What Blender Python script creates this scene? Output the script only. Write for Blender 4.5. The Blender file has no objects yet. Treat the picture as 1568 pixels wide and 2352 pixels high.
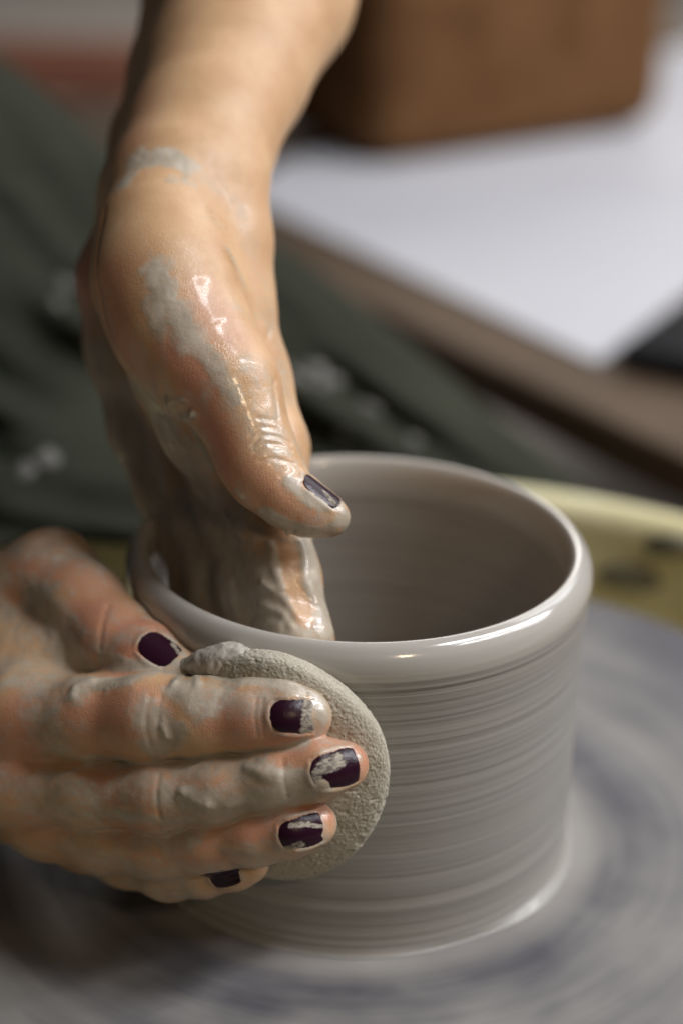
import bpy, math, random
import numpy as np
random.seed(3)
C = bpy.context.scene.collection
sc = bpy.context.scene
MM = 0.001

# ------------------------------------------------------------------ camera
W, H = 1568.0, 2352.0
LENS, DIST, EL, ROLL, TX, TY = 65.0, 545.9, math.radians(28.597), math.radians(1.226), -0.0102, 0.0749
_F = np.array([0, math.cos(EL), -math.sin(EL)]); _R = np.array([1.0, 0, 0]); _U = np.cross(_R, _F)
CAM = np.array([0, 0, 60.0]) - DIST * _F
FW = _F + _R * TX + _U * TY; FW /= np.linalg.norm(FW)
R2 = np.cross(FW, [0, 0, 1]); R2 /= np.linalg.norm(R2); U2 = np.cross(R2, FW)
RT = R2 * math.cos(ROLL) + U2 * math.sin(ROLL)
UP = -R2 * math.sin(ROLL) + U2 * math.cos(ROLL)
S = LENS * H / 36.0

def at(x, y, d):
    """world point in mm seen at photo position x, y and d mm in front of the lens"""
    return CAM + d * (FW + RT * (x - W / 2) / S + UP * (H / 2 - y) / S)

def on_plane(x, y, z):
    v = FW + RT * (x - W / 2) / S + UP * (H / 2 - y) / S
    return CAM + v * ((z - CAM[2]) / v[2])

from mathutils import Matrix, Vector
cam = bpy.data.cameras.new('camera')
co = bpy.data.objects.new('camera', cam); C.objects.link(co); sc.camera = co
M = Matrix.Identity(4)
for i in range(3):
    M[i][0], M[i][1], M[i][2], M[i][3] = RT[i], UP[i], -FW[i], CAM[i] * MM
co.matrix_world = M
cam.lens = LENS; cam.sensor_fit = 'VERTICAL'; cam.sensor_height = 36; cam.sensor_width = 24
cam.clip_start = 0.02; cam.clip_end = 60
cam.dof.use_dof = True; cam.dof.focus_distance = 0.468; cam.dof.aperture_fstop = 4.2
cam.dof.aperture_blades = 0

# ------------------------------------------------------------------ world, lamps, exposure
w = bpy.data.worlds.new('World'); sc.world = w; w.use_nodes = True
bg = w.node_tree.nodes['Background']
bg.inputs[0].default_value = (0.95, 0.97, 1.0, 1); bg.inputs[1].default_value = 0.028

def area(name, loc, aim, sx, sy, energy, col, spread=180):
    l = bpy.data.lights.new(name, 'AREA'); l.shape = 'RECTANGLE'; l.size = sx; l.size_y = sy
    l.energy = energy; l.color = col; l.spread = math.radians(spread)
    o = bpy.data.objects.new(name, l); C.objects.link(o); o.location = loc
    o.rotation_euler = (Vector(aim) - Vector(loc)).to_track_quat('-Z', 'Y').to_euler()
    return o
def tube(name, a, b, width, energy, col):
    """a straight ceiling tube from a to b, shining down on the wheel"""
    a = Vector(a); b = Vector(b); o = area(name, (a + b) / 2, (0, 0, 0.05), (b - a).length, width, energy, col)
    x = (b - a).normalized(); z = ((a + b) / 2 - Vector((0, 0, .05))); z = (z - x * z.dot(x)).normalized(); y = z.cross(x)
    R_ = Matrix((x, y, z)).transposed().to_4x4(); R_.translation = (a + b) / 2; o.matrix_world = R_
tube('tube_light', (0.78, -0.24, 1.38), (2.45, 0.80, 1.38), 0.04, 36, (0.96, 0.97, 1.0))
tube('tube_light', (1.02, -0.62, 1.30), (2.75, 0.50, 1.30), 0.04, 20, (0.96, 0.97, 1.0))
tube('tube_light', (2.45, 0.80, 1.38), (2.75, 0.50, 1.30), 0.05, 3, (0.96, 0.97, 1.0))
area('bright_lamp', (0.74, -0.30, 1.36), (0, 0, 0.05), 0.20, 0.16, 7, (0.96, 0.97, 1.0))
area('soft_panel', (1.0, 1.0, 1.15), (0, 0, 0.05), 0.8, 0.8, 8, (0.95, 0.97, 1.0))  # added softbox panel from behind right, not a real window
area('warm_lamp', (0.42, -0.95, 0.80), (0, 0, 0.05), 0.12, 0.12, 1.9, (1.0, 0.74, 0.48))
area('background_fill', (0.5, 3.4, 1.7), (-0.4, 2.6, -0.4), 1.2, 1.2, 34, (1.0, 0.96, 0.9))  # fill light added to brighten the far floor and background, no real lamp

sc.view_settings.view_transform = 'Standard'; sc.view_settings.look = 'None'
sc.view_settings.exposure = -0.05; sc.view_settings.gamma = 1.0
sc.cycles.use_denoising = True
sc.cycles.max_bounces = 6

# ------------------------------------------------------------------ noise
def vnoise(p, seed=0):
    p = np.asarray(p, dtype=np.float64); i = np.floor(p).astype(np.int64); f = p - i
    f = f * f * (3 - 2 * f)
    def h(a, b, c):
        n = (a * 374761393 + b * 668265263 + c * 2147483647 + seed * 974711) & 0x7fffffff
        n = ((n ^ (n >> 13)) * 1274126177) & 0x7fffffff
        n = ((n ^ (n >> 15)) * 2246822519) & 0x7fffffff
        return ((n ^ (n >> 16)) & 0xffff) / 65535.0
    r = 0
    for a in (0, 1):
        for b in (0, 1):
            for c in (0, 1):
                wgt = (f[:, 0] if a else 1 - f[:, 0]) * (f[:, 1] if b else 1 - f[:, 1]) * (f[:, 2] if c else 1 - f[:, 2])
                r = r + wgt * h(i[:, 0] + a, i[:, 1] + b, i[:, 2] + c)
    return r
def fbm(p, octs=4, seed=0):
    r = 0; a = 0.5; t = 0
    for o in range(octs):
        r = r + a * vnoise(np.asarray(p) * 2 ** o, seed + o); t += a; a *= 0.55
    return r / t
def sstep(a, b, x):
    t = np.clip((x - a) / (b - a), 0, 1); return t * t * (3 - 2 * t)

# ------------------------------------------------------------------ node helpers
def mat(name):
    m = bpy.data.materials.new(name); m.use_nodes = True
    nt = m.node_tree; return m, nt, nt.nodes['Principled BSDF']
def nd(nt, typ, ins=None, **kw):
    n = nt.nodes.new(typ)
    for k, v in kw.items(): setattr(n, k, v)
    for k, v in (ins or {}).items():
        if isinstance(v, bpy.types.NodeSocket): nt.links.new(v, n.inputs[k])
        else: n.inputs[k].default_value = v
    return n
def noise(nt, vec, scale, detail=4, rough=0.55, dist=0.0):
    return nd(nt, 'ShaderNodeTexNoise', {'Vector': vec, 'Scale': scale, 'Detail': detail, 'Roughness': rough, 'Distortion': dist}).outputs['Fac']
def mapr(nt, v, a, b, c=0.0, d=1.0):
    return nd(nt, 'ShaderNodeMapRange', {'Value': v, 'From Min': a, 'From Max': b, 'To Min': c, 'To Max': d}).outputs[0]
def mixc(nt, f, a, b):
    n = nt.nodes.new('ShaderNodeMix'); n.data_type = 'RGBA'
    for idx, v in ((0, f), (6, a), (7, b)):
        if isinstance(v, bpy.types.NodeSocket): nt.links.new(v, n.inputs[idx])
        else: n.inputs[idx].default_value = v if idx == 0 else (*v, 1)
    return n.outputs[2]
def math_(nt, op, a, b=0.0, c=0.0):
    n = nt.nodes.new('ShaderNodeMath'); n.operation = op
    for i, v in enumerate((a, b, c)):
        if isinstance(v, bpy.types.NodeSocket): nt.links.new(v, n.inputs[i])
        else: n.inputs[i].default_value = v
    return n.outputs[0]
def bump(nt, h, strength, dist, normal=None):
    ins = {'Height': h, 'Strength': strength, 'Distance': dist}
    if normal: ins['Normal'] = normal
    return nd(nt, 'ShaderNodeBump', ins).outputs[0]
def objco(nt): return nt.nodes.new('ShaderNodeTexCoord').outputs['Object']
def scaled(nt, vec, s):
    return nd(nt, 'ShaderNodeMapping', {'Vector': vec, 'Scale': s}).outputs[0]
def attr(nt, name): return nd(nt, 'ShaderNodeAttribute', attribute_name=name).outputs['Fac']

CLAY_L = (0.50, 0.445, 0.36); CLAY_D = (0.33, 0.285, 0.22)

def skin_material(stretch):
    m, nt, b = mat('skin'); v = objco(nt); vs_ = scaled(nt, v, stretch)
    n1 = noise(nt, v, 55, 4); n2 = noise(nt, v, 420, 5); n3 = noise(nt, v, 1500, 3)
    vo = nd(nt, 'ShaderNodeTexVoronoi', {'Vector': v, 'Scale': 1300}, feature='DISTANCE_TO_EDGE').outputs['Distance']
    vo2 = nd(nt, 'ShaderNodeTexVoronoi', {'Vector': scaled(nt, v, (1, 1, .45)), 'Scale': 900}, feature='DISTANCE_TO_EDGE').outputs['Distance']
    hsk = math_(nt, 'ADD', mapr(nt, vo, 0, .18, 0, .5), mapr(nt, vo2, 0, .12, 0, .6))
    base = mixc(nt, mapr(nt, n1, .3, .7), (0.48, 0.28, 0.145), (0.62, 0.40, 0.225))
    base = mixc(nt, mapr(nt, noise(nt, v, 190, 4, .65), .5, .8, 0, .2), base, (0.47, 0.21, 0.11))
    red = math_(nt, 'MULTIPLY', attr(nt, 'red'), mapr(nt, n2, .25, .7, .6, 1.1))
    base = mixc(nt, red, base, (0.51, 0.21, 0.14))
    cl = math_(nt, 'ADD', attr(nt, 'clay'), math_(nt, 'MULTIPLY', math_(nt, 'SUBTRACT', n2, 0.5), 1.25))
    cl = math_(nt, 'ADD', cl, math_(nt, 'MULTIPLY', math_(nt, 'SUBTRACT', n3, 0.5), 0.45))
    cl = math_(nt, 'ADD', cl, math_(nt, 'MULTIPLY', math_(nt, 'SUBTRACT', noise(nt, vs_, 170, 5, .62), 0.5), 1.1))
    crk = mapr(nt, hsk, .25, .8, 1, 0)
    cl = math_(nt, 'ADD', cl, math_(nt, 'MULTIPLY', math_(nt, 'MULTIPLY', crk, attr(nt, 'clay')), .45))
    base = mixc(nt, math_(nt, 'MULTIPLY', crk, .12), base, (0.30, 0.12, 0.05))
    clf = mapr(nt, cl, .20, .92)
    ccol = mixc(nt, mapr(nt, noise(nt, v, 160, 4), .3, .7), CLAY_D, CLAY_L)
    col = mixc(nt, math_(nt, 'MULTIPLY', clf, .93), base, ccol)
    nt.links.new(col, b.inputs['Base Color'])
    wet = attr(nt, 'wet')
    ro = math_(nt, 'ADD', mapr(nt, n2, .3, .7, .40, .58), math_(nt, 'MULTIPLY', clf, 0.10))
    ro = math_(nt, 'SUBTRACT', ro, math_(nt, 'MULTIPLY', wet, .27))
    nt.links.new(math_(nt, 'MAXIMUM', ro, .12), b.inputs['Roughness'])
    nt.links.new(math_(nt, 'MULTIPLY', wet, .55), b.inputs['Coat Weight']); b.inputs['Coat Roughness'].default_value = .12
    b.inputs['Subsurface Weight'].default_value = 0.10
    b.inputs['Subsurface Radius'].default_value = (1.0, .35, .18); b.inputs['Subsurface Scale'].default_value = .003
    # skin creases: two crossed stretched cell patterns, plus pores
    hcl = math_(nt, 'ADD', math_(nt, 'MULTIPLY', n2, 1.6), math_(nt, 'MULTIPLY', n3, .5))
    hh = nd(nt, 'ShaderNodeMix', {0: clf, 2: hsk, 3: hcl}).outputs[0]
    hh = math_(nt, 'ADD', hh, math_(nt, 'MULTIPLY', clf, .35))
    nt.links.new(bump(nt, math_(nt, 'ADD', hh, math_(nt, 'MULTIPLY', math_(nt, 'MULTIPLY', attr(nt, 'wet'), n3), 1.6)), .23, .00026), b.inputs['Normal'])
    return m

def clay_pot_material():
    m, nt, b = mat('wet_clay'); v = objco(nt)
    st = noise(nt, scaled(nt, v, (.9, .9, 560)), 1, 6, .6)
    st2 = noise(nt, scaled(nt, v, (3, 3, 80)), 1, 4, .6)
    st3 = noise(nt, scaled(nt, v, (.8, .8, 1200)), 1, 2, .5)
    col = mixc(nt, mapr(nt, st, .34, .62), (0.205, 0.19, 0.166), (0.37, 0.348, 0.316))
    col = mixc(nt, math_(nt, 'MULTIPLY', mapr(nt, st2, .35, .7), .6), col, (0.285, 0.278, 0.26))
    z = nd(nt, 'ShaderNodeSeparateXYZ', {0: v}).outputs['Z']
    rim = mapr(nt, math_(nt, 'ADD', z, math_(nt, 'MULTIPLY', st2, .002)), .0855, .0892)
    col = mixc(nt, rim, col, mixc(nt, mapr(nt, st2, .3, .7), (0.40, 0.375, 0.34), (0.47, 0.443, 0.405)))
    nt.links.new(col, b.inputs['Base Color'])
    nt.links.new(mapr(nt, rim, 0, 1, .40, .15), b.inputs['Roughness'])
    nt.links.new(mapr(nt, rim, 0, 1, .10, .5), b.inputs['Coat Weight']); b.inputs['Coat Roughness'].default_value = .05
    hgt = math_(nt, 'ADD', st, math_(nt, 'MULTIPLY', st3, .5))
    nt.links.new(bump(nt, hgt, mapr(nt, rim, 0, 1, .55, .02), .0007), b.inputs['Normal'])
    return m

def wheel_material():
    m, nt, b = mat('wheel_slurry'); v = objco(nt)
    s = nd(nt, 'ShaderNodeSeparateXYZ', {0: v})
    r = nd(nt, 'ShaderNodeVectorMath', {0: nd(nt, 'ShaderNodeCombineXYZ', {0: s.outputs['X'], 1: s.outputs['Y']}).outputs[0]}, operation='LENGTH').outputs['Value']
    a = math_(nt, 'ARCTAN2', s.outputs['Y'], s.outputs['X'])
    def ring(kr, ka, off=0.0, twist=0.0):
        aa = math_(nt, 'ADD', a, math_(nt, 'MULTIPLY', r, twist))
        return nd(nt, 'ShaderNodeCombineXYZ', {0: math_(nt, 'MULTIPLY_ADD', r, kr, off), 1: math_(nt, 'MULTIPLY', math_(nt, 'COSINE', aa), ka), 2: math_(nt, 'MULTIPLY', math_(nt, 'SINE', aa), ka)}).outputs[0]
    n1 = noise(nt, ring(30, 1.5), 1, 3, .55, .3)
    n2 = noise(nt, ring(110, .5, 7), 1, 4, .55)
    n4 = noise(nt, ring(8, 2.2, 3), 1, 2, .5)
    f = math_(nt, 'ADD', math_(nt, 'MULTIPLY', n1, .65), math_(nt, 'ADD', math_(nt, 'MULTIPLY', n2, .34), math_(nt, 'MULTIPLY', n4, .35)))
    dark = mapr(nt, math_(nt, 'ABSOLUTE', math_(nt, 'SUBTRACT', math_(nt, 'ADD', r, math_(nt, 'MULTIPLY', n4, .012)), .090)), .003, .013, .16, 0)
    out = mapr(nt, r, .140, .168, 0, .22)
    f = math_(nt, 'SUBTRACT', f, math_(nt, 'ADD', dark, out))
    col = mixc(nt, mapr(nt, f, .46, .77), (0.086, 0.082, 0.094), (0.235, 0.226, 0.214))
    nearf = mapr(nt, math_(nt, 'ADD', r, math_(nt, 'MULTIPLY', n1, .012)), .074, .084, 1, 0)
    col = mixc(nt, math_(nt, 'MULTIPLY', nearf, .4), col, (0.34, 0.315, 0.285))
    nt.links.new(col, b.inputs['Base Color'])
    nt.links.new(mapr(nt, n1, .35, .65, .42, .65), b.inputs['Roughness']); b.inputs['Specular IOR Level'].default_value = .18
    nt.links.new(bump(nt, math_(nt, 'ADD', n2, n1), .3, .0010), b.inputs['Normal'])
    return m

def simple(name, c1, c2, sc_=20, rough=.6, bmp=.2, bd=.001, detail=5, spec=.5):
    m, nt, b = mat(name); v = objco(nt); n = noise(nt, v, sc_, detail)
    nt.links.new(mixc(nt, mapr(nt, n, .3, .7), c1, c2), b.inputs['Base Color'])
    b.inputs['Roughness'].default_value = rough; b.inputs['Specular IOR Level'].default_value = spec
    nt.links.new(bump(nt, noise(nt, v, sc_ * 8, 4), bmp, bd), b.inputs['Normal'])
    return m

def nail_material():
    m, nt, b = mat('dark_nail_polish'); v = objco(nt)
    cl = math_(nt, 'ADD', attr(nt, 'clay'), math_(nt, 'MULTIPLY', math_(nt, 'SUBTRACT', noise(nt, v, 1000, 6, .7), .5), 1.7))
    uv = nd(nt, 'ShaderNodeCombineXYZ', {0: math_(nt, 'MULTIPLY', attr(nt, 'along'), 1.6), 1: math_(nt, 'MULTIPLY', attr(nt, 'across'), 8.0), 2: nd(nt, 'ShaderNodeObjectInfo').outputs['Random']}).outputs[0]
    cl = math_(nt, 'ADD', cl, math_(nt, 'MULTIPLY', math_(nt, 'SUBTRACT', noise(nt, uv, 1, 5, .65), .5), 1.3))
    f = mapr(nt, cl, .42, .80)
    ccol = mixc(nt, mapr(nt, noise(nt, v, 900, 4), .3, .7), (0.24, 0.205, 0.16), (0.42, 0.37, 0.30))
    nt.links.new(mixc(nt, f, (0.020, 0.0035, 0.011), ccol), b.inputs['Base Color'])
    nt.links.new(mapr(nt, f, 0, 1, .30, .5), b.inputs['Roughness']); b.inputs['Specular IOR Level'].default_value = .3
    nt.links.new(bump(nt, math_(nt, 'ADD', f, math_(nt, 'MULTIPLY', noise(nt, v, 1500, 3), .5)), .6, .00025), b.inputs['Normal'])
    return m

SKIN_A = skin_material((1, 1, .35)); SKIN_B = skin_material((.3, 1, 1)); POT = clay_pot_material(); WHEEL = wheel_material(); NAIL = nail_material()
SLIP = simple('wet_clay_slip', (0.42, 0.385, 0.33), (0.56, 0.52, 0.455), 300, .2, .3, .0004)

def mesh_obj(name, verts, faces, material, parent=None, smooth=True, attrs=None):
    me = bpy.data.meshes.new(name)
    verts = np.asarray(verts, dtype=np.float64)
    faces_l = faces.tolist() if isinstance(faces, np.ndarray) else faces
    me.from_pydata((verts * MM).tolist(), [], faces_l); me.update()
    if smooth: me.polygons.foreach_set('use_smooth', np.ones(len(me.polygons), dtype=bool))
    for k, v in (attrs or {}).items():
        a = me.attributes.new(k, 'FLOAT', 'POINT'); a.data.foreach_set('value', np.asarray(v, dtype=np.float32))
    me.materials.append(material)
    o = bpy.data.objects.new(name, me); C.objects.link(o)
    if parent: o.parent = parent
    return o
def empty(name, label, cat, group=None, loc=(0, 0, 0)):
    o = bpy.data.objects.new(name, None); C.objects.link(o); o.location = loc
    o['label'] = label; o['category'] = cat
    if group: o['group'] = group
    return o
def tag(o, label, cat):
    o['label'] = label; o['category'] = cat; return o

def lathe(prof, n=256, closed=False, ripple=None):
    prof = np.asarray(prof, float); th = np.linspace(0, 2 * np.pi, n, endpoint=False)
    k = len(prof); V = np.zeros((k, n, 3))
    r = prof[:, 0][:, None] * np.ones((1, n))
    if ripple is not None: r = r + ripple(prof, th)
    V[:, :, 0] = r * np.cos(th); V[:, :, 1] = r * np.sin(th); V[:, :, 2] = prof[:, 1][:, None]
    i = np.arange(k - 1)[:, None] * n; j = np.arange(n)[None]; j2 = (j + 1) % n
    F = np.stack([i + j, i + j2, i + n + j2, i + n + j], -1).reshape(-1, 4)
    return V.reshape(-1, 3), F
def smooth_prof(pts, sub=10):
    pts = np.asarray(pts, float); out = []
    for i in range(len(pts) - 1):
        p0 = pts[max(i - 1, 0)]; p1 = pts[i]; p2 = pts[i + 1]; p3 = pts[min(i + 2, len(pts) - 1)]
        for t in np.linspace(0, 1, sub, endpoint=False):
            out.append(.5 * ((2 * p1) + (p2 - p0) * t + (2 * p0 - 5 * p1 + 4 * p2 - p3) * t * t + (3 * p1 - p0 - 3 * p2 + p3) * t ** 3))
    out.append(pts[-1]); return np.array(out)

# ------------------------------------------------------------------ setting and background
def rounded_box(hx, hy, hz, r, seg=5):
    """vertices and faces of a box with rounded edges, centred on the origin"""
    import bmesh
    bm = bmesh.new(); bmesh.ops.create_cube(bm, size=2)
    for v in bm.verts: v.co = Vector((v.co.x * hx, v.co.y * hy, v.co.z * hz))
    bmesh.ops.bevel(bm, geom=bm.edges[:], offset=r, segments=seg, affect='EDGES', profile=.5)
    V = np.array([v.co[:] for v in bm.verts]); F = [[v.index for v in f.verts] for f in bm.faces]; bm.free()
    return V, F
def oriented(V, origin, ax, ay, az=(0, 0, 1)):
    return np.asarray(origin) + V[:, :1] * np.asarray(ax) + V[:, 1:2] * np.asarray(ay) + V[:, 2:3] * np.asarray(az)

FLOOR_Z = -420.0
fl = mesh_obj('floor', [(-9000, -3000, FLOOR_Z), (9000, -3000, FLOOR_Z), (9000, 12000, FLOOR_Z), (-9000, 12000, FLOOR_Z)], [(0, 1, 2, 3)],
              simple('concrete', (0.36, 0.32, 0.285), (0.46, 0.42, 0.38), 6, .7), smooth=False)
fl['kind'] = 'structure'

# wooden table with a white sheet on it, behind the wheel on the right
TZ = -40.0
pa = on_plane(600, 495, TZ); pb = on_plane(1370, 838, TZ)
ex = (pb - pa); ex[2] = 0; ex /= np.linalg.norm(ex); ey = np.array([-ex[1], ex[0], 0.0])
table = empty('table', 'brown wooden table edge running diagonally behind the pot, under a white sheet', 'table')
WOODD = simple('dark_wood', (0.085, 0.056, 0.036), (0.125, 0.085, 0.056), 14, .7, spec=.2)
V, F = rounded_box(750, 420, 14, 4, 3)
mesh_obj('tabletop', oriented(V, pa + ex * 330 + ey * 368 + np.array([0, 0, -14.2]), ex, ey), F, WOODD, table, smooth=False)
for sx in (-1, 1):
    for sy in (-1, 1):
        V, F = rounded_box(28, 28, (TZ - 28.5 - FLOOR_Z) / 2, 3, 2)
        mesh_obj('leg', oriented(V, pa + ex * (330 + sx * 690) + ey * (368 + sy * 360) + np.array([0, 0, -28.5 - (TZ - 28.5 - FLOOR_Z) / 2]), ex, ey), F, WOODD, table, smooth=False)
PAPER = simple('white_paper', (0.53, 0.523, 0.55), (0.59, 0.583, 0.61), 5, .8, .1, spec=.2)
corners = [on_plane(x, y, TZ) for x, y in ((560, 455), (1370, 838), (1900, 430), (1760, 50), (640, 380))]
def slab(poly, z0, z1, rnd):
    """flat board with the given outline and softly rounded corners"""
    out = []; n = len(poly)
    for i in range(n):
        p, q, r = poly[i - 1][:2], poly[i][:2], poly[(i + 1) % n][:2]
        u = (p - q) / np.linalg.norm(p - q); v = (r - q) / np.linalg.norm(r - q)
        for t in np.linspace(0, 1, 6): out.append(q + u * rnd * (1 - t) ** 2 + v * rnd * t ** 2)
    k = len(out)
    V = [(*p, z1) for p in out] + [(*p, z0) for p in out]
    return V, [list(range(k)), list(range(2 * k - 1, k - 1, -1))] + [(i, i + k, (i + 1) % k + k, (i + 1) % k) for i in range(k)]
V, F = slab(corners, TZ + .3, TZ + 2.0, 6)
tag(mesh_obj('paper_sheet', V, F, PAPER, smooth=False), 'large white sheet lying on the wooden table behind the pot', 'sheet')
# black case on the table right of the sheet
p0 = on_plane(1400, 850, TZ); p1 = on_plane(1700, 640, TZ)
cx = p1 - p0; cx[2] = 0; cl = np.linalg.norm(cx); cx /= cl; cy = np.array([cx[1], -cx[0], 0])
V, F = rounded_box(cl / 2, 62, 7, 5, 4)
tag(mesh_obj('flat_case', oriented(V, p0 + cx * cl / 2 + cy * 64 + np.array([0, 0, 9.5]), cx, cy), F, simple('black_plastic', (0.012, 0.012, 0.014), (0.02, 0.02, 0.022), 30, .8, spec=.15)),
    'flat black case lying at the right edge of the white sheet', 'case')
# brown block standing on the sheet
p0 = on_plane(872, 396, TZ + 2); p1 = on_plane(1535, 300, TZ + 2)
cx = p1 - p0; cx[2] = 0; cl = np.linalg.norm(cx); cx /= cl; cy = np.array([-cx[1], cx[0], 0])
BROWN = simple('brown_block', (0.095, 0.042, 0.015), (0.15, 0.072, 0.029), 22, .8, .3, .002, 5, .15)
V, F = rounded_box(cl / 2, 85, 110, 30, 6)
tag(mesh_obj('wooden_block', oriented(V, p0 + cx * cl / 2 + cy * 85 + np.array([0, 0, 112.3]), cx, cy), F, BROWN),
    'big blurred brown block with rounded corners standing on the white sheet', 'block')
# reddish plank lying on the floor far back at the left
p0 = on_plane(-260, 225, FLOOR_Z); p1 = on_plane(340, 240, FLOOR_Z)
cx = p1 - p0; cx[2] = 0; cl = np.linalg.norm(cx); cx /= cl; cy = np.array([-cx[1], cx[0], 0])
V, F = rounded_box(cl / 2, 60, 50, 12, 4)
tag(mesh_obj('wooden_crate', oriented(V, p0 + cx * cl / 2 + cy * 60 + np.array([0, 0, 51.0]) , cx, cy), F, simple('red_wood', (0.20, 0.065, 0.035), (0.26, 0.10, 0.058), 12, .6)),
    'reddish brown wooden crate on the floor far behind, left of the forearm', 'crate')

# ------------------------------------------------------------------ wheel
wheel = empty('pottery_wheel', 'pottery wheel with clay smeared grey head and yellow splash pan under the pot', 'pottery wheel')
prof = smooth_prof([(0, 0), (60, 0), (75, -.1), (120, 0), (165, 0), (178, -.2), (181.5, -1.6), (182, -4)], 8).tolist() + [(182, -20), (170, -22), (0.01, -22)]
V, F = lathe(prof, 192); mesh_obj('wheel_head', V, F, WHEEL, wheel)
V, F = lathe([(45, -22.5), (40, -60), (40, -140)], 48); mesh_obj('shaft', V, F, simple('steel', (.2, .2, .2), (.3, .3, .3), 40, .35), wheel)
YEL = simple('yellow_plastic', (0.68, 0.61, 0.33), (0.76, 0.70, 0.44), 18, .42, .15)
PR, PH = 232.0, 10.0
prof = smooth_prof([(60, -95), (PR - 40, -95), (PR - 20, -88), (PR - 12, -60), (PR - 10, PH - 22), (PR - 10, PH - 6), (PR - 4, PH), (PR + 3, PH - 1), (PR + 6, PH - 7), (PR + 5, PH - 14), (PR - 2, PH - 20), (PR - 4, -60), (PR - 12, -95), (PR - 40, -101), (60, -101)], 6)
V, F = lathe(prof, 192); V = V + np.array([12.0, 15, 0]); pan = mesh_obj('splash_pan', V, F, YEL, wheel)
PANV, PANF = V, F
# lumps of clay slurry inside the pan
GR = simple('pan_slurry', (0.12, 0.105, 0.065), (0.22, 0.20, 0.15), 30, .35, .4, .003)

# ------------------------------------------------------------------ pot
def rip(prof, th):
    z = prof[:, 1]; r = prof[:, 0]
    zz, tt = np.meshgrid(z, th, indexing='ij')
    p = np.stack([zz.ravel() / 2.2, np.cos(tt).ravel() * .35 + 3, np.sin(tt).ravel() * .35 + 5], -1)
    q = np.stack([zz.ravel() / .9, np.cos(tt).ravel() * .5 + 9, np.sin(tt).ravel() * .5 + 2], -1)
    a = (vnoise(p, 5) - .5) * .36 + (vnoise(q, 6) - .5) * .24
    side = np.where(r > 61, 1.0, .9)[:, None] * np.ones((1, len(th)))
    fade = sstep(88, 86, zz) * sstep(0, 4, zz)
    foot = (vnoise(np.stack([np.cos(tt).ravel() * 2.4, np.sin(tt).ravel() * 2.4, zz.ravel() * .3], -1) + 9, 12) - .3).reshape(zz.shape) * 4.5 * np.clip(np.cos(tt + .55), 0, 1) ** 4 * sstep(3, .4, zz) * (r > 61)[:, None]
    return a.reshape(len(z), -1) * fade * side + foot
prof = smooth_prof([(0.01, 7), (30, 7), (50, 7.5), (55, 10), (57.6, 18), (58.8, 45), (58.9, 75), (59.2, 88), (59.6, 92.5), (60.5, 95.2), (62.0, 96.3), (64, 95.6),
                    (65.8, 93.4), (66.7, 90.6), (66.8, 88), (66.5, 85.5), (66.1, 82), (65.6, 74), (65.3, 55), (65.1, 30), (64.9, 12), (65.0, 5), (65.2, 2.6), (65.5, 1.2), (65.9, .5), (66.4, .2)], 14)
V, F = lathe(prof, 384, ripple=rip)
pot = tag(mesh_obj('clay_pot', V, F, POT), 'round grey wet clay pot with thick glossy rim on the wheel head', 'pot')

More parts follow.
